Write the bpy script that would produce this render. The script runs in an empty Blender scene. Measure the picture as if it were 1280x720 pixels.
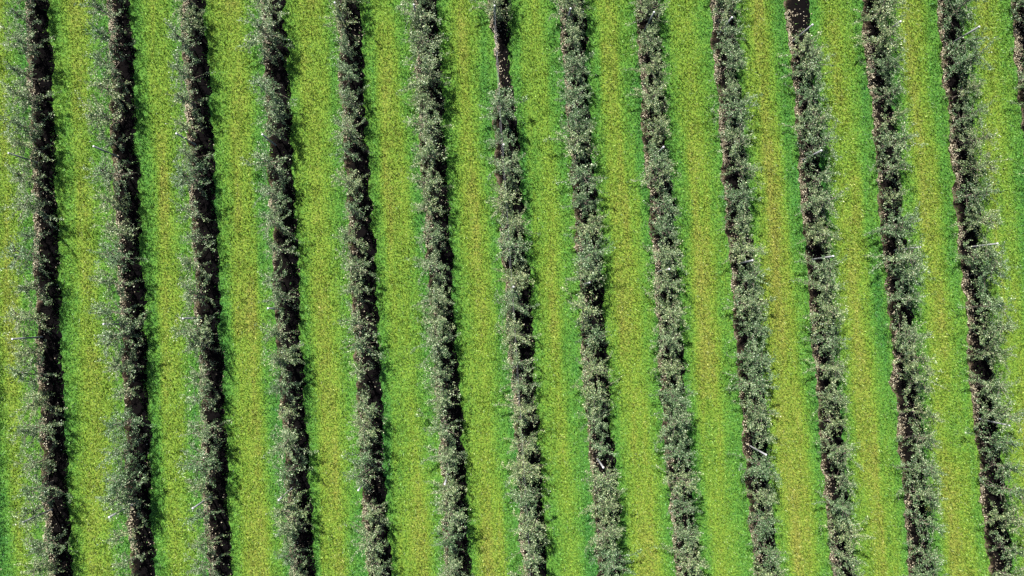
import bpy, math
import numpy as np
from mathutils import Matrix, Vector

rng = np.random.default_rng(11)
sc = bpy.context.scene
COL = sc.collection

# ------------------------------------------------------------------ camera
F_PX, W_PX, H_PX = 950.0, 1280.0, 720.0
CAM_H = 39.3
zc = Vector((22 / F_PX, 32 / F_PX, 1)).normalized()
xc = Vector((1, 0, 0)); xc = (xc - zc * xc.dot(zc)).normalized()
yc = zc.cross(xc)
ROT = Matrix((xc, yc, zc))                 # camera -> world
cam_d = bpy.data.cameras.new('camera'); cam = bpy.data.objects.new('camera', cam_d)
cam_d.sensor_width = 36; cam_d.lens = 36 * F_PX / W_PX
cam_d.clip_end = 2000
cam.matrix_world = Matrix.Translation((0, 0, CAM_H)) @ ROT.to_4x4()
COL.objects.link(cam); sc.camera = cam


def at(px, py, z=0.0):
    """ground (or height z) position seen at a photograph pixel"""
    d = ROT @ Vector(((px - 640) / F_PX, -(py - 360) / F_PX, -1))
    t = (z - CAM_H) / d.z
    return Vector((d.x * t, d.y * t, z))


# ------------------------------------------------------------------ helpers
def tag(o, label=None, cat=None, group=None, kind=None):
    if label: o['label'] = label
    if cat: o['category'] = cat
    if group: o['group'] = group
    if kind: o['kind'] = kind
    return o


def mesh_np(name, verts, tris=None, quads=None, mat=None, smooth=False, attrs=None):
    """mesh from numpy arrays: verts (n,3), tris (m,3) and/or quads (k,4)"""
    me = bpy.data.meshes.new(name)
    me.vertices.add(len(verts)); me.vertices.foreach_set('co', np.asarray(verts, np.float32).ravel())
    parts, sizes = [], []
    if tris is not None and len(tris): parts.append(np.asarray(tris).ravel()); sizes += [np.full(len(tris), 3)]
    if quads is not None and len(quads): parts.append(np.asarray(quads).ravel()); sizes += [np.full(len(quads), 4)]
    loops = np.concatenate(parts).astype(np.int32); sz = np.concatenate(sizes).astype(np.int32)
    me.loops.add(len(loops)); me.loops.foreach_set('vertex_index', loops)
    me.polygons.add(len(sz))
    me.polygons.foreach_set('loop_start', np.concatenate([[0], np.cumsum(sz)[:-1]]).astype(np.int32))
    me.polygons.foreach_set('loop_total', sz)
    if smooth: me.polygons.foreach_set('use_smooth', np.ones(len(sz), bool))
    for k, (dom, v) in (attrs or {}).items():
        a = me.attributes.new(k, 'FLOAT', dom); a.data.foreach_set('value', np.asarray(v, np.float32).ravel())
    me.update(calc_edges=True)
    if mat: me.materials.append(mat)
    return me


def link(name, me, parent=None):
    o = bpy.data.objects.new(name, me); COL.objects.link(o)
    if parent: o.parent = parent
    return o


def tube(path, radii, n=6, cap=True):
    """tapered tube -> verts, quads, tris"""
    path = np.asarray(path, float); k = len(path)
    V = []
    for i in range(k):
        t = path[min(i + 1, k - 1)] - path[max(i - 1, 0)]
        t /= np.linalg.norm(t) + 1e-9
        a = np.cross(t, [0.13, 0.97, 0.21]); 
        if np.linalg.norm(a) < .1: a = np.cross(t, [1, 0, 0])
        a /= np.linalg.norm(a); b = np.cross(t, a)
        for j in range(n):
            th = 2 * math.pi * j / n
            V.append(path[i] + radii[i] * (math.cos(th) * a + math.sin(th) * b))
    Q = [[i * n + j, i * n + (j + 1) % n, (i + 1) * n + (j + 1) % n, (i + 1) * n + j] for i in range(k - 1) for j in range(n)]
    T = []
    if cap:
        V.append(path[-1]); c = len(V) - 1
        T = [[(k - 1) * n + j, (k - 1) * n + (j + 1) % n, c] for j in range(n)]
    return V, Q, T


class MB:
    def __init__(s): s.v, s.q, s.t = [], [], []
    def tube(s, *a, **k):
        V, Q, T = tube(*a, **k); o = len(s.v)
        s.v += V; s.q += [[i + o for i in f] for f in Q]; s.t += [[i + o for i in f] for f in T]
    def mesh(s, name, mat, smooth=True):
        return mesh_np(name, np.array(s.v), np.array(s.t) if s.t else None, np.array(s.q) if s.q else None, mat, smooth)


# ---- cheap value noise for placing things
_tab = rng.random((256, 256))
def vnoise(x, y):
    x = np.asarray(x, float); y = np.asarray(y, float)
    xi = np.floor(x).astype(int); yi = np.floor(y).astype(int)
    fx = x - xi; fy = y - yi; fx = fx * fx * (3 - 2 * fx); fy = fy * fy * (3 - 2 * fy)
    g = lambda a, b: _tab[a % 256, b % 256]
    return (g(xi, yi) * (1 - fx) + g(xi + 1, yi) * fx) * (1 - fy) + (g(xi, yi + 1) * (1 - fx) + g(xi + 1, yi + 1) * fx) * fy


# ------------------------------------------------------------------ materials
def new_mat(name):
    m = bpy.data.materials.new(name); m.use_nodes = True
    nt = m.node_tree; nt.nodes.clear()
    return m, nt


def N(nt, typ, **kw):
    n = nt.nodes.new(typ)
    for k, v in kw.items():
        if k.startswith('i_'):
            key = k[2:]; key = int(key) if key.isdigit() else key.replace('_', ' ')
            n.inputs[key].default_value = v
        else: setattr(n, k, v)
    return n


def ramp(nt, stops, fac):
    r = N(nt, 'ShaderNodeValToRGB'); e = r.color_ramp.elements
    while len(e) < len(stops): e.new(0.5)
    for i, (p, c) in enumerate(stops):
        e[i].position = p; e[i].color = (*c, 1)
    nt.links.new(fac, r.inputs[0]); return r.outputs[0]


def mixc(nt, a, b, fac, blend='MIX'):
    m = N(nt, 'ShaderNodeMix', data_type='RGBA', blend_type=blend)
    for s, v in ((m.inputs[0], fac), (m.inputs[6], a), (m.inputs[7], b)):
        if isinstance(v, (int, float)): s.default_value = v
        elif isinstance(v, tuple): s.default_value = (*v, 1)
        else: nt.links.new(v, s)
    return m.outputs[2]


def noise(nt, scale, detail=3, rough=.6, coord=None):
    n = N(nt, 'ShaderNodeTexNoise'); n.inputs['Scale'].default_value = scale
    n.inputs['Detail'].default_value = detail; n.inputs['Roughness'].default_value = rough
    if coord is None:
        coord = N(nt, 'ShaderNodeNewGeometry').outputs['Position']
    nt.links.new(coord, n.inputs['Vector'])
    return n.outputs['Fac']


def grass_colour(nt, use_rnd):
    """lush green beside the tree strips, worn yellow along the middle of each mown aisle"""
    A = N(nt, 'ShaderNodeAttribute', attribute_name='aisle').outputs['Fac']
    n1 = noise(nt, 0.9, 4); n2 = noise(nt, 5.0, 3); n3 = noise(nt, 11, 3)
    A2 = N(nt, 'ShaderNodeMath', operation='MULTIPLY'); nt.links.new(A, A2.inputs[0]); A2.inputs[1].default_value = .85
    a = N(nt, 'ShaderNodeMath', operation='MULTIPLY_ADD'); nt.links.new(n1, a.inputs[0]); a.inputs[1].default_value = .6; nt.links.new(A2.outputs[0], a.inputs[2])
    b = N(nt, 'ShaderNodeMath', operation='MULTIPLY_ADD'); nt.links.new(n2, b.inputs[0]); b.inputs[1].default_value = .85; nt.links.new(a.outputs[0], b.inputs[2])
    c = N(nt, 'ShaderNodeMath', operation='MULTIPLY_ADD'); nt.links.new(b.outputs[0], c.inputs[0]); c.inputs[1].default_value = .55; c.inputs[2].default_value = -.02
    col = ramp(nt, [(.18, GR[0]), (.46, GR[1]), (.74, GR[2]), (1.0, GR[3])], c.outputs[0])
    col = mixc(nt, col, ramp(nt, [(.36, (.50, .60, .52)), (.64, (1.42, 1.32, 1.3))], n3), 1.0, 'MULTIPLY')
    if use_rnd:
        R = N(nt, 'ShaderNodeAttribute', attribute_name='rnd').outputs['Fac']
        col = mixc(nt, col, ramp(nt, [(0, (.40, .48, .38)), (.4, (.80, .86, .76)), (.75, (1.22, 1.22, 1.2)), (.92, (1.6, 1.55, 2.2)), (1, (2.3, 2.0, 4.2))], R), 1.0, 'MULTIPLY')
    return col

GR = [(.040, .148, .026), (.082, .198, .026), (.138, .220, .025), (.186, .200, .036)]

def leafy(nt, col, rough, spec, trans, out_bump=None):
    p = N(nt, 'ShaderNodeBsdfPrincipled'); nt.links.new(col, p.inputs['Base Color'])
    p.inputs['Roughness'].default_value = rough; p.inputs['Specular IOR Level'].default_value = spec
    if out_bump: nt.links.new(out_bump, p.inputs['Normal'])
    o = N(nt, 'ShaderNodeOutputMaterial')
    if trans > 0:
        t = N(nt, 'ShaderNodeBsdfTranslucent'); nt.links.new(col, t.inputs['Color'])
        m = N(nt, 'ShaderNodeMixShader'); m.inputs[0].default_value = trans
        nt.links.new(p.outputs[0], m.inputs[1]); nt.links.new(t.outputs[0], m.inputs[2]); nt.links.new(m.outputs[0], o.inputs[0])
    else: nt.links.new(p.outputs[0], o.inputs[0])


M_BLADE, nt = new_mat('grass_blades'); leafy(nt, grass_colour(nt, True), .5, .35, .35)
M_GROUND, nt = new_mat('turf')
gc = mixc(nt, grass_colour(nt, False), (.7, .72, .7), 1.0, 'MULTIPLY')
bp = N(nt, 'ShaderNodeBump'); bp.inputs['Strength'].default_value = .9; bp.inputs['Distance'].default_value = .05
nt.links.new(noise(nt, 22, 4, .7), bp.inputs['Height'])
leafy(nt, gc, .85, .15, 0, bp.outputs[0])

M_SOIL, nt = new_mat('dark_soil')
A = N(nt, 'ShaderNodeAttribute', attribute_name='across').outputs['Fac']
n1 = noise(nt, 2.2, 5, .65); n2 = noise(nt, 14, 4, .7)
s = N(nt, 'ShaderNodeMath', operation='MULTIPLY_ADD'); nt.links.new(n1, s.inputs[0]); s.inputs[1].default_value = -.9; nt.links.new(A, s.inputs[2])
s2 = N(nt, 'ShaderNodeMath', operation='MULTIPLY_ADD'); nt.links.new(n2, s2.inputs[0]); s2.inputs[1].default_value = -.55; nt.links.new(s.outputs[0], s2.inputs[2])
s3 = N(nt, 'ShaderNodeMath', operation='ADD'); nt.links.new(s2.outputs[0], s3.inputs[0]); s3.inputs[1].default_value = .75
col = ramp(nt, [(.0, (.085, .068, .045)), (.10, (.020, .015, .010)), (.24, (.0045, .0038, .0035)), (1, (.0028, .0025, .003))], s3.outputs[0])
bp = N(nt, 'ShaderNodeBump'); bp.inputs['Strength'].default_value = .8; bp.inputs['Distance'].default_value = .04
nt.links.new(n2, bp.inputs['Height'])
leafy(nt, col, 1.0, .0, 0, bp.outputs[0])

def var_colour(nt, stops, obj_var=True):
    R = N(nt, 'ShaderNodeAttribute', attribute_name='rnd').outputs['Fac']
    col = ramp(nt, stops, R)
    if obj_var:
        oi = N(nt, 'ShaderNodeObjectInfo').outputs['Random']
        col = mixc(nt, col, ramp(nt, [(0, (.66, .82, .76)), (.5, (1, 1, 1)), (1, (1.18, 1.10, 1.0))], oi), 1.0, 'MULTIPLY')
    return col

M_LITTER, nt = new_mat('dead_leaves'); leafy(nt, var_colour(nt, [(0, (.035, .027, .016)), (.4, (.11, .089, .055)), (.75, (.24, .205, .135)), (1, (.40, .37, .27))], False), .7, .3, 0)
LEAF = [(0, (.018, .050, .016)), (.35, (.062, .115, .040)), (.68, (.175, .228, .100)), (1, (.40, .44, .26))]
M_LEAF, nt = new_mat('fruit_tree_leaves'); leafy(nt, var_colour(nt, LEAF), .42, .5, .12)
M_YLEAF, nt = new_mat('yellow_weed_leaves'); leafy(nt, var_colour(nt, [(0, (.12, .16, .02)), (1, (.34, .36, .06))]), .5, .5, .2)

M_BARK, nt = new_mat('bark')
leafy(nt, ramp(nt, [(.3, (.06, .045, .035)), (.7, (.17, .14, .115))], noise(nt, 30, 4)), .85, .2, 0)
M_POST, nt = new_mat('weathered_concrete')
leafy(nt, ramp(nt, [(.3, (.12, .125, .13)), (.7, (.23, .23, .23))], noise(nt, 12, 4)), .8, .3, 0)
M_CAP, nt = new_mat('pale_post_cap')
leafy(nt, ramp(nt, [(.3, (.30, .30, .30)), (.7, (.42, .42, .42))], noise(nt, 20, 2)), .5, .4, 0)
M_WIRE, nt = new_mat('galvanised_wire')
p = N(nt, 'ShaderNodeBsdfPrincipled'); p.inputs['Base Color'].default_value = (.25, .25, .26, 1); p.inputs['Metallic'].default_value = .6
p.inputs['Roughness'].default_value = .5; o = N(nt, 'ShaderNodeOutputMaterial'); nt.links.new(p.outputs[0], o.inputs[0])

# ------------------------------------------------------------------ tree rows, from the photograph
ROWX = [-36, 53, 157, 252, 352, 447, 545, 639, 731, 826, 923, 1018, 1115, 1211, 1304]      # trunk line at y = 360
SLOPE = [.034 + .0042 * i for i in range(15)]
lines = []
for i, x in enumerate(ROWX):
    a = at(x - SLOPE[i] * 360, 0); b = at(x + SLOPE[i] * 360, 720)
    lines.append((np.array(a)[:2], np.array(b)[:2]))
# rows beyond the frame on each side
def shifted(l, k, step): return (l[0] + np.array([k * step, 0]), l[1] + np.array([k * step, 0]))
FIRST = -1
lines = [shifted(lines[0], -1, 4.05)] + lines + [shifted(lines[-1], 1, 3.95), shifted(lines[-1], 2, 3.95)]
NR = len(lines)                       # lines[k] is row k-1

def row_x(k, y):
    a, b = lines[k]; t = (np.asarray(y, float) - a[1]) / (b[1] - a[1])
    return a[0] + t * (b[0] - a[0]) + .10 * (vnoise(np.asarray(y) * .22 + 31 * k, k * 7.3 + 0 * t) - .5)

Y0, Y1 = 21.5, -21.5                  # rows run from top to bottom of the picture

GAP_Y = at(623, 85).y; PATCH_Y = at(1122, 478).y

def strip_edges(k, y):
    x = row_x(k, y)
    l = x - .33 + .22 * (vnoise(y * 1.4 + 9 * k, 3.1 + k + 0 * y) - .5) + .14 * (vnoise(y * 5 + k, 8 + k + 0 * y) - .5)
    r = x + .90 + .22 * (vnoise(y * 1.1 + 5 * k, 23.1 + k + 0 * y) - .5) + .22 * (vnoise(y * 5 + k, 28 + k + 0 * y) - .5)
    if k == 8:                      # narrower where the trees are missing
        g = np.exp(-((y - GAP_Y) / 2.1) ** 4); l = l + .30 * g; r = r - .22 * g
    if k == 13:                     # bare tan patch spilling into the grass
        l = l - .28 * np.exp(-((y - PATCH_Y) / .7) ** 2)
    return l, r

def aisle_value(x, y):
    """1 along the middle of a grass aisle, 0 at the strips"""
    X = np.array([row_x(k, y) for k in range(NR)]) + .17
    d = np.min(np.abs(X - x[None, :]), axis=0)
    i = np.argmin(np.abs(X - x[None, :]), axis=0)
    u = x - X[i, np.arange(len(x))]
    aisle = np.where(u > 0, i, i - 1); u = np.where(u > 0, u, u + 3.97)       # metres from the row on the left
    w = np.clip((d - .70) / 1.15, 0, 1)
    streak = vnoise(u * 3.2 + aisle * 5, y * .16 + aisle * 9) - .5
    broad = vnoise(u * .9 + aisle * 17.3, y * .09 + aisle * 3.1) - .5
    patch = vnoise(x * .55 + 40, y * .35 + 17) - .5
    return w * w * (3 - 2 * w) * (.86 + .35 * (_tab[7, aisle % 256] - .5)) + .62 * streak + .50 * broad + .28 * patch

# ------------------------------------------------------------------ ground sheet
gx = np.concatenate([[-400, -200, -100, -60], np.arange(-36, 38.01, .3), [60, 100, 200, 400]])
gy = np.concatenate([[-400, -200, -100, -50], np.arange(-24, 24.01, .4), [50, 100, 200, 400]])
GX, GY = np.meshgrid(gx, gy); nx, ny = len(gx), len(gy)
V = np.stack([GX.ravel(), GY.ravel(), 0 * GX.ravel()], 1)
I = np.arange(nx * ny).reshape(ny, nx)
Q = np.stack([I[:-1, :-1].ravel(), I[:-1, 1:].ravel(), I[1:, 1:].ravel(), I[1:, :-1].ravel()], 1)
g = link('ground', mesh_np('ground', V, None, Q, M_GROUND, attrs={'aisle': ('POINT', aisle_value(V[:, 0], np.clip(V[:, 1], -40, 40)))}))
tag(g, kind='structure')

# ------------------------------------------------------------------ soil strips under the trees
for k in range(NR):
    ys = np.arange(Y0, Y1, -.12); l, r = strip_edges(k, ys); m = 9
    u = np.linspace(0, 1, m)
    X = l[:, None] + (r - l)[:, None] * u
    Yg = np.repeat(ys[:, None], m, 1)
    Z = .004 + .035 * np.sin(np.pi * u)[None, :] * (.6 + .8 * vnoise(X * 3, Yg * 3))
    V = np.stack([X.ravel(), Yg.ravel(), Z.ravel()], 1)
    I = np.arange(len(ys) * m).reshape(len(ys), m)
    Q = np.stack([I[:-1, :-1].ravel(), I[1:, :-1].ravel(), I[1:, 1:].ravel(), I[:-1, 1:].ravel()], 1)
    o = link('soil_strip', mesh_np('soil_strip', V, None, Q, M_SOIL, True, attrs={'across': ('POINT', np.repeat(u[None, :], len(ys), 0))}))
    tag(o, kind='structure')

# ------------------------------------------------------------------ grass blades (one mesh: nobody could count them)
def blades(n, x0, x1, y0, y1, keep, size=(.06, .17), wid=(.010, .028)):
    x = rng.uniform(x0, x1, n); y = rng.uniform(y0, y1, n)
    m = keep(x, y); x, y = x[m], y[m]; n = len(x)
    ph = rng.uniform(0, 2 * np.pi, n); w = rng.uniform(*wid, n); L = rng.uniform(*size, n) * (.7 + .7 * vnoise(x * 1.7, y * 1.7))
    lean = rng.uniform(.15, 1.25, n); th = rng.uniform(0, 2 * np.pi, n)
    base = np.stack([x, y, 0 * x], 1); side = np.stack([np.cos(ph), np.sin(ph), 0 * x], 1) * w[:, None]
    tip = base + np.stack([np.cos(th) * np.sin(lean) * L, np.sin(th) * np.sin(lean) * L, np.cos(lean) * L], 1)
    V = np.empty((n, 3, 3)); V[:, 0] = base - side; V[:, 1] = base + side; V[:, 2] = tip
    return V.reshape(-1, 3), x, y, n

def on_grass(x, y):
    d = np.ones(len(x), bool)
    for k in range(NR):
        l, r = strip_edges(k, y); j = .12 * rng.standard_normal(len(x)) + .25 * (vnoise(x * 3.3 + 50, y * 3.3) - .5)
        d &= ~((x > l + j) & (x < r - j))
    return d | (rng.random(len(x)) < .10 * vnoise(x * 2, y * 2) ** 2)

V, bx, by, n = blades(1_050_000, -33, 34.5, -20.5, 20.5, on_grass)
T = np.arange(n * 3).reshape(-1, 3)
av = aisle_value(bx, by) + .12 * rng.standard_normal(n)
o = link('grass', mesh_np('grass', V, T, None, M_BLADE, attrs={'aisle': ('FACE', av), 'rnd': ('FACE', rng.random(n) ** 1.1)}))
tag(o, 'mown green grass growing in the aisles between tree rows, yellowing along each middle', 'grass', kind='stuff')

# dead leaves and clippings on the soil, most of them along the left edge of each strip
VV = []
for k in range(NR):
    n = 12000; y = rng.uniform(Y1, Y0, n); l, r = strip_edges(k, y)
    u = np.where(rng.random(n) < .72, np.abs(rng.normal(.0, .17, n)), rng.uniform(-.05, 1.08, n))
    dens = .6 * vnoise(y * .7 + k * 3, u * 2 + k) + .4 * vnoise(y * 3.1 + k * 3, u * 4 + k)
    keep = rng.random(n) < np.clip(dens * 3.2 - 1.35, 0, 1) * np.where(u > .32, .30, 1)
    y, l, r, u = y[keep], l[keep], r[keep], u[keep]; n = len(y)
    x = l + (r - l) * u; ph = rng.uniform(0, 6.28, n); s = rng.uniform(.018, .042, n)
    c = np.stack([x, y, .045 + rng.uniform(0, .03, n)], 1)
    a = np.stack([np.cos(ph), np.sin(ph), rng.uniform(-.4, .4, n)], 1) * s[:, None]
    b = np.stack([-np.sin(ph), np.cos(ph), rng.uniform(-.5, .5, n)], 1) * s[:, None] * .7
    VV.append(np.stack([c - a, c + b, c + a, c - b], 1).reshape(-1, 3))
V = np.concatenate(VV); n = len(V) // 4
o = link('leaf_litter', mesh_np('leaf_litter', V, None, np.arange(n * 4).reshape(-1, 4), M_LITTER, attrs={'rnd': ('FACE', rng.random(n))}))
tag(o, 'dry brown leaf litter scattered on the dark soil under the tree rows', 'leaf litter', kind='stuff')

# ------------------------------------------------------------------ fruit trees
def leaf_faces(C, D, size, rs):
    """folded leaves: C centres (n,3), D pointing directions (n,3)"""
    n = len(C)
    D = D / (np.linalg.norm(D, axis=1, keepdims=True) + 1e-9)
    up = np.stack([rs.normal(0, .55, n), rs.normal(0, .55, n), np.ones(n)], 1)
    S = np.cross(D, up); S /= np.linalg.norm(S, axis=1, keepdims=True) + 1e-9
    Nn = np.cross(S, D)
    L = size[:, None]; w = L * .30
    base = C; tip = C + D * L; mid = C + D * L * .5
    a = mid + S * w + Nn * w * .35; b = mid - S * w + Nn * w * .35
    return np.stack([base, a, tip, b], 1).reshape(-1, 3)

def make_tree(seed, height=2.3, spread=.75, limbs=22, dens=1.0):
    rs = np.random.default_rng(seed)
    mb = MB()
    zz = np.linspace(0, height, 9); bend = np.cumsum(rs.normal(0, .018, (9, 2)), 0)
    path = np.column_stack([bend, zz]); path[0, :2] = 0
    mb.tube(path, np.linspace(.04, .008, 9), 6)
    C, D = [], []
    def along(P, step, k, sl):
        """leaf spurs along a shoot"""
        seg = np.linalg.norm(np.diff(P, axis=0), axis=1); tot = seg.sum(); cum = np.concatenate([[0], np.cumsum(seg)])
        for s in np.arange(sl, tot, step):
            i = min(np.searchsorted(cum, s) - 1, len(P) - 2); i = max(i, 0)
            q = P[i] + (P[i + 1] - P[i]) * (s - cum[i]) / (seg[i] + 1e-9); t = (P[i + 1] - P[i]) / (seg[i] + 1e-9)
            for _ in range(rs.poisson(k * 2.8) + 1):
                d = t * .5 + rs.normal(0, .8, 3); d[2] += .1
                C.append(q + rs.normal(0, .045, 3)); D.append(d)
    for i in range(limbs):
        f = (i + rs.random()) / limbs; z = .28 + f * (height - .48)
        az = i * 2.4 + rs.normal(0, .5)
        L = spread * (1.0 - .52 * f) * rs.uniform(.45, 1.4) * (.85 + .4 * abs(math.sin(az)))
        el = rs.uniform(.05, .5) + .25 * f
        long_shoot = rs.random() < .22
        if long_shoot: L = spread * rs.uniform(1.0, 1.35) * (1 - .3 * f)
        p = np.array([np.interp(z, zz, path[:, 0]), np.interp(z, zz, path[:, 1]), z]); P = [p]
        d = np.array([math.cos(az) * math.cos(el), math.sin(az) * math.cos(el), math.sin(el)])
        for _ in range(4):
            d = d + rs.normal(0, .12, 3); d[2] -= .06; d /= np.linalg.norm(d); p = p + d * L / 4; P.append(p)
        P = np.array(P); mb.tube(P, np.linspace(.014, .004, 5), 4)
        along(P, .055 / dens, 2.0, L * .55 if long_shoot else .08)
        for _ in range(rs.integers(1, 4)):              # side shoots
            q = P[rs.integers(1, 5)]; dd = d + rs.normal(0, .75, 3); dd[2] = abs(dd[2]) * .7 + .1; dd /= np.linalg.norm(dd)
            l2 = rs.uniform(.15, .48); Q2 = np.array([q, q + dd * l2 * .5, q + dd * l2 + [0, 0, -.02]])
            mb.tube(Q2, [.005, .004, .003], 3); along(Q2, .05 / dens, 1.8, .02)
    along(path[3:], .06 / dens, 1.5, 0)
    for _ in range(7):                                   # water shoots at the top
        q = path[rs.integers(5, 9)]; dd = np.array([rs.normal(0, .5), rs.normal(0, .5), 1.0]); l2 = rs.uniform(.3, .6)
        Q2 = np.array([q, q + dd * l2 * .5, q + dd * l2]); mb.tube(Q2, [.006, .004, .003], 3); along(Q2, .05, 1.6, .03)
    C = np.array(C); D = np.array(D)
    hole = .65 * vnoise(C[:, 0] * 4.5 + seed * 1.7, C[:, 1] * 4.5 + C[:, 2] * 2.5) + .35 * vnoise(C[:, 0] * 10 + C[:, 2] * 5, C[:, 1] * 10 + seed)
    keep = rs.random(len(C)) < np.clip((hole - .30) * 5.5, .06, 1); C = C[keep]; D = D[keep]; n = len(C)
    size = rs.uniform(.035, .082, n)
    V = leaf_faces(C, D, size, rs)
    I = np.arange(n) * 4
    T = np.concatenate([np.stack([I, I + 1, I + 2], 1), np.stack([I, I + 2, I + 3], 1)])
    clump = vnoise(C[:, 0] * 5 + seed, C[:, 1] * 5 + C[:, 2] * 4)
    r = np.clip(rs.beta(1.1, 1.6, n) * .85 + .35 * (clump - .3), 0, 1)
    crown = mesh_np('crown', V, T, None, M_LEAF, attrs={'rnd': ('FACE', np.concatenate([r, r]))})
    return mb.mesh('trunk', M_BARK), crown, V, T, np.concatenate([r, r])

KINDS = {'bushy': [make_tree(100 + i, 2.3, .98, 31, 1.1) for i in range(5)],
         'leafy': [make_tree(200 + i, 2.35, .92, 26, 1.0) for i in range(5)],
         'sparse': [make_tree(300 + i, 2.3, .82, 20, .85) for i in range(4)],
         'thin': [make_tree(400 + i, 2.1, .6, 13, .75) for i in range(3)]}
protos = {}
def proto(kind, j):
    """the first tree of each shape is built once, later ones are copies of it"""
    tr, cr = KINDS[kind][j][:2]
    root = bpy.data.objects.new('fruit_tree', None); COL.objects.link(root)
    link('trunk', tr, root); link('crown', cr, root)
    return root
def copy_tree(o):
    r = o.copy(); COL.objects.link(r)
    for ch in list(o.children):
        c = ch.copy(); COL.objects.link(c); c.parent = r
    return r

# share of bushy / leafy / sparse / thin trees in each row of the photograph
MIX = {1: (.25, .40, .30, .05), 2: (.25, .40, .30, .05), 3: (.10, .35, .40, .15), 4: (.10, .30, .40, .20), 5: (.08, .27, .40, .25),
       6: (.30, .40, .25, .05), 7: (.40, .40, .18, .02), 8: (.55, .35, .10, 0), 9: (.55, .35, .10, 0), 10: (.40, .40, .18, .02),
       11: (.45, .38, .15, .02), 12: (.45, .38, .15, .02), 13: (.35, .40, .23, .02), 14: (.35, .40, .25, 0)}
GAPS = [(7, 38, 128), (11, -40, 30)]
WEAK = [(7, 425, 480), (5, 36, 84), (10, 528, 556), (12, 630, 668), (4, 100, 140), (1, 80, 130), (1, 580, 612), (3, 690, 706), (8, 540, 560), (7, 520, 540)]

def py_of(k, y):
    """photograph row (pixel y) of the trunk foot at world y"""
    v = ROT.transposed() @ Vector((float(row_x(k, y)), y, -CAM_H))
    return 360 + F_PX * v.y / v.z

ORD = ['', 'first', 'second', 'third', 'fourth', 'fifth', 'sixth', 'seventh', 'eighth', 'ninth', 'tenth', 'eleventh', 'twelfth', 'thirteenth', 'fourteenth']
def nth(n): return f"{n}{'th' if 10 < n < 20 else {1: 'st', 2: 'nd', 3: 'rd'}.get(n % 10, 'th')}"
LOOK = {'bushy': ['bushy grey-green', 'dense leafy'], 'leafy': ['leafy grey-green', 'slender leafy'],
        'sparse': ['sparse grey-green', 'open thinly leaved'], 'thin': ['small thin', 'puny half-bare']}
POST_H = 2.43
POSTS = [(1, 10, 191), (1, 15, 423), (1, 28, 653), (2, 117, 183), (2, 129, 406), (2, 137, 646), (3, 220, 167), (3, 228, 398), (3, 240, 636),
         (4, 327, 168), (4, 334, 386), (4, 348, 625), (5, 418, 3), (5, 447, 613), (6, 518, 6), (6, 556, 606), (7, 618, 7), (7, 630, 180), (7, 641, 358),
         (8, 713, 10), (8, 737, 353), (8, 755, 585), (9, 818, 15), (9, 830, 184), (9, 837, 336), (10, 916, 21), (10, 941, 326), (10, 958, 568),
         (11, 1015, 30), (11, 1028, 188), (11, 1041, 320), (12, 1125, 27), (12, 1150, 308), (13, 1225, 33), (13, 1247, 304), (13, 1263, 532)]
POSTXY = [(r, *at(px, py, POST_H)[:2]) for r, px, py in POSTS]
SP = 1.37
extra = []           # trees of the orchard outside the picture
labels = set(); count = 0
for k in range(NR):
    R = k - 1
    y = Y0 - .3 - rng.uniform(0, 1); seen = 0
    while y > Y1 + .3:
        x = float(row_x(k, y)); py = py_of(k, y)
        xx = x + (.17 if R < 6 else .06) + rng.normal(0, .07); yy = y + rng.normal(0, .10)
        for r_, qx, qy in POSTXY:
            if r_ == R and abs(qy - yy) < .5: yy = qy + (.5 if yy > qy else -.5)
        rz = rng.choice([0, math.pi]) + rng.normal(0, .35); s = rng.uniform(.88, 1.12)
        inside = (1 <= R <= 13 and -12 < py < 732) or (R == 14 and -12 < py < 175)
        gap = any(r == R and a - 10 < py < b + 6 for r, a, b in GAPS)
        y -= SP
        if gap: continue
        kind = rng.choice(['bushy', 'leafy', 'sparse', 'thin'], p=MIX.get(R, (.3, .4, .25, .05)))
        if any(q == R and a < py < b for q, a, b in WEAK): kind = 'thin' if R in (7, 10, 12, 8) else 'sparse'
        j = int(rng.integers(len(KINDS[kind])))
        if not inside:
            extra.append((kind, j, xx, yy, rz, s)); continue
        if (kind, j) not in protos: protos[(kind, j)] = o = proto(kind, j)
        else: o = copy_tree(protos[(kind, j)])
        o.location = (xx, yy, .02); o.rotation_euler = (rng.normal(0, .035), rng.normal(0, .035), rz)
        o.scale = (s * rng.uniform(.92, 1.08), s * rng.uniform(.92, 1.08), s)
        seen += 1; count += 1
        lab = f"{LOOK[kind][count % 2]} fruit tree, {nth(seen)} from the top edge in the {ORD[R]} row from left"
        assert lab not in labels; labels.add(lab)
        tag(o, lab, 'tree', 'fruit trees planted in long straight rows')
print('individual trees', count, 'others', len(extra))

# the orchard goes on past the picture on every side: one mass
Vs, Ts, Rs, off = [], [], [], 0
for kind, j, x, y, rz, s in extra:
    V, T, r = KINDS[kind][j][2:]
    nl = len(V) // 4; sel = np.arange(0, nl, 2); V = V.reshape(nl, 4, 3)[sel].reshape(-1, 3); r = r[:nl][sel]; r = np.concatenate([r, r])
    I = np.arange(len(sel)) * 4; T = np.concatenate([np.stack([I, I + 1, I + 2], 1), np.stack([I, I + 2, I + 3], 1)])
    c, sn = math.cos(rz) * s, math.sin(rz) * s
    P = np.stack([V[:, 0] * c - V[:, 1] * sn + x, V[:, 0] * sn + V[:, 1] * c + y, V[:, 2] * s + .02], 1)
    Vs.append(P); Ts.append(T + off); Rs.append(r); off += len(V)
o = link('orchard_foliage', mesh_np('orchard_foliage', np.concatenate(Vs), np.concatenate(Ts), None, M_LEAF, attrs={'rnd': ('FACE', np.concatenate(Rs))}))
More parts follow.
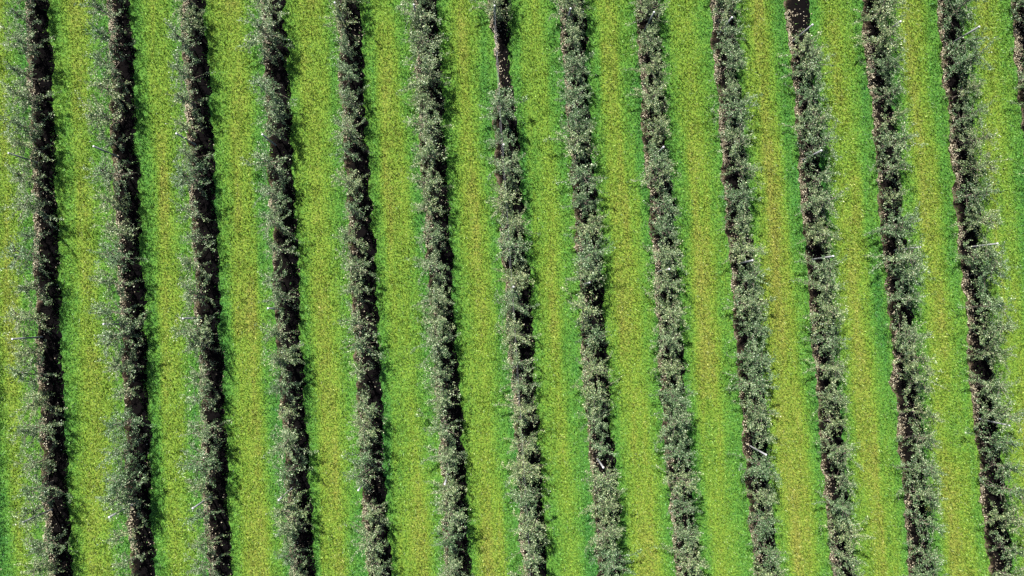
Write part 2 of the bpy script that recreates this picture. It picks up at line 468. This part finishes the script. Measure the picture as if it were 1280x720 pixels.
tag(o, 'foliage of further orchard trees carrying on around the edges of the rows', 'foliage', kind='stuff')

# ------------------------------------------------------------------ trellis posts (top pixel in the photograph)
mb = MB(); mb.tube([(0, 0, -.25), (0, 0, 0), (0, 0, POST_H * .5), (0, 0, POST_H - .05)], [.046, .046, .044, .042], 10)
shaft = mb.mesh('shaft', M_POST)
mb = MB(); mb.tube([(0, 0, POST_H - .09), (0, 0, POST_H - .01), (0, 0, POST_H), (0, 0, POST_H + .012)], [.047, .050, .046, .03], 10)
capm = mb.mesh('cap', M_CAP)
first = None
per_row = {}
for r, px, py in POSTS: per_row.setdefault(r, []).append(py)
for r, px, py in POSTS:
    if first is None:
        first = o = bpy.data.objects.new('trellis_post', None); COL.objects.link(o)
        link('shaft', shaft, o); link('cap', capm, o)
    else: o = copy_tree(first)
    q = at(px, py, POST_H); o.location = (q.x, q.y, 0); o.rotation_euler = (rng.normal(0, .008), rng.normal(0, .008), rng.uniform(0, 6))
    m = per_row[r]; pos = sorted(m).index(py)
    where = (['upper', 'lower'] if len(m) == 2 else ['upper', 'middle', 'lower'])[pos]
    tag(o, f"{where} pale grey trellis post standing in the {ORD[r]} tree row from left", 'post', 'trellis posts standing along the tree rows')

# ------------------------------------------------------------------ trellis wires, strung from post to post in each row
for R in (7,):
    k = R + 1
    root = bpy.data.objects.new('trellis_wire', None); COL.objects.link(root)
    for h, rad, dx in ((.6, .006, .04), (1.2, .005, -.04), (2.2, .004, .0)):
        ys = np.arange(Y0, Y1, -2.0); P = np.stack([row_x(k, ys) + dx, ys, np.full(len(ys), h) + rng.normal(0, .01, len(ys))], 1)
        mb = MB(); mb.tube(P, [rad] * len(P), 5); link('wire', mb.mesh('wire', M_WIRE), root)
    tag(root, f"thin support wires strung along the {ORD[R]} tree row from left", 'wire', 'support wires of the tree rows')

# ------------------------------------------------------------------ two yellow weeds on the soil of the twelfth row
def weed(px, py, label):
    rs = np.random.default_rng(int(px)); n = 46
    C = np.column_stack([rs.normal(0, .05, (n, 2)), rs.uniform(.12, .32, n)]); D = np.column_stack([C[:, :2] * 8 + rs.normal(0, .3, (n, 2)), rs.uniform(0, .5, n)])
    V = leaf_faces(C, D, rs.uniform(.09, .15, n), rs); I = np.arange(n) * 4
    T = np.concatenate([np.stack([I, I + 1, I + 2], 1), np.stack([I, I + 2, I + 3], 1)]); r = rs.random(n)
    root = bpy.data.objects.new('yellow_weed', None); COL.objects.link(root); q = at(px, py); root.location = (q.x, q.y, .02)
    link('leaves', mesh_np('leaves', V, T, None, M_YLEAF, attrs={'rnd': ('FACE', np.concatenate([r, r]))}), root)
    mb = MB()
    for i in range(5):
        a = i * 1.3; mb.tube([(0, 0, 0), (.03 * math.cos(a), .03 * math.sin(a), .12), (.09 * math.cos(a), .09 * math.sin(a), .26)], [.008, .006, .004], 4)
    link('stem', mb.mesh('stem', M_YLEAF), root)
    tag(root, label, 'plant', 'yellow weeds in the soil strip')
weed(1150, 617, 'upper yellow-green weed on bare dark soil, bottom of the twelfth tree row')
weed(1157, 635, 'lower yellow-green weed on bare dark soil, bottom of the twelfth tree row')

# ------------------------------------------------------------------ light: clear day, sun from the upper left
ELEV = math.radians(51)
sh = Vector((.47, -.88)).normalized()               # where shadows fall
d = Vector((sh.x * math.cos(ELEV), sh.y * math.cos(ELEV), -math.sin(ELEV)))
sl = bpy.data.lights.new('sun', 'SUN'); sl.energy = 4.6; sl.angle = math.radians(.53); sl.color = (1, .955, .89)
so = bpy.data.objects.new('sun', sl); COL.objects.link(so); so.rotation_euler = d.to_track_quat('-Z', 'Y').to_euler()
w = bpy.data.worlds.new('World'); sc.world = w; w.use_nodes = True
nt = w.node_tree; bg = nt.nodes['Background']
sky = nt.nodes.new('ShaderNodeTexSky'); sky.sky_type = 'NISHITA'; sky.sun_disc = False
sky.sun_elevation = ELEV; sky.sun_rotation = math.atan2(-sh.x, -sh.y)
nt.links.new(sky.outputs[0], bg.inputs[0]); bg.inputs[1].default_value = .05

sc.view_settings.view_transform = 'Standard'; sc.view_settings.look = 'None'; sc.view_settings.gamma = 1
sc.view_settings.exposure = 1.70
sc.render.engine = 'CYCLES'
sc.cycles.max_bounces = 5; sc.cycles.diffuse_bounces = 3; sc.cycles.glossy_bounces = 2; sc.cycles.transmission_bounces = 3
sc.cycles.use_denoising = False
sc.render.film_transparent = False
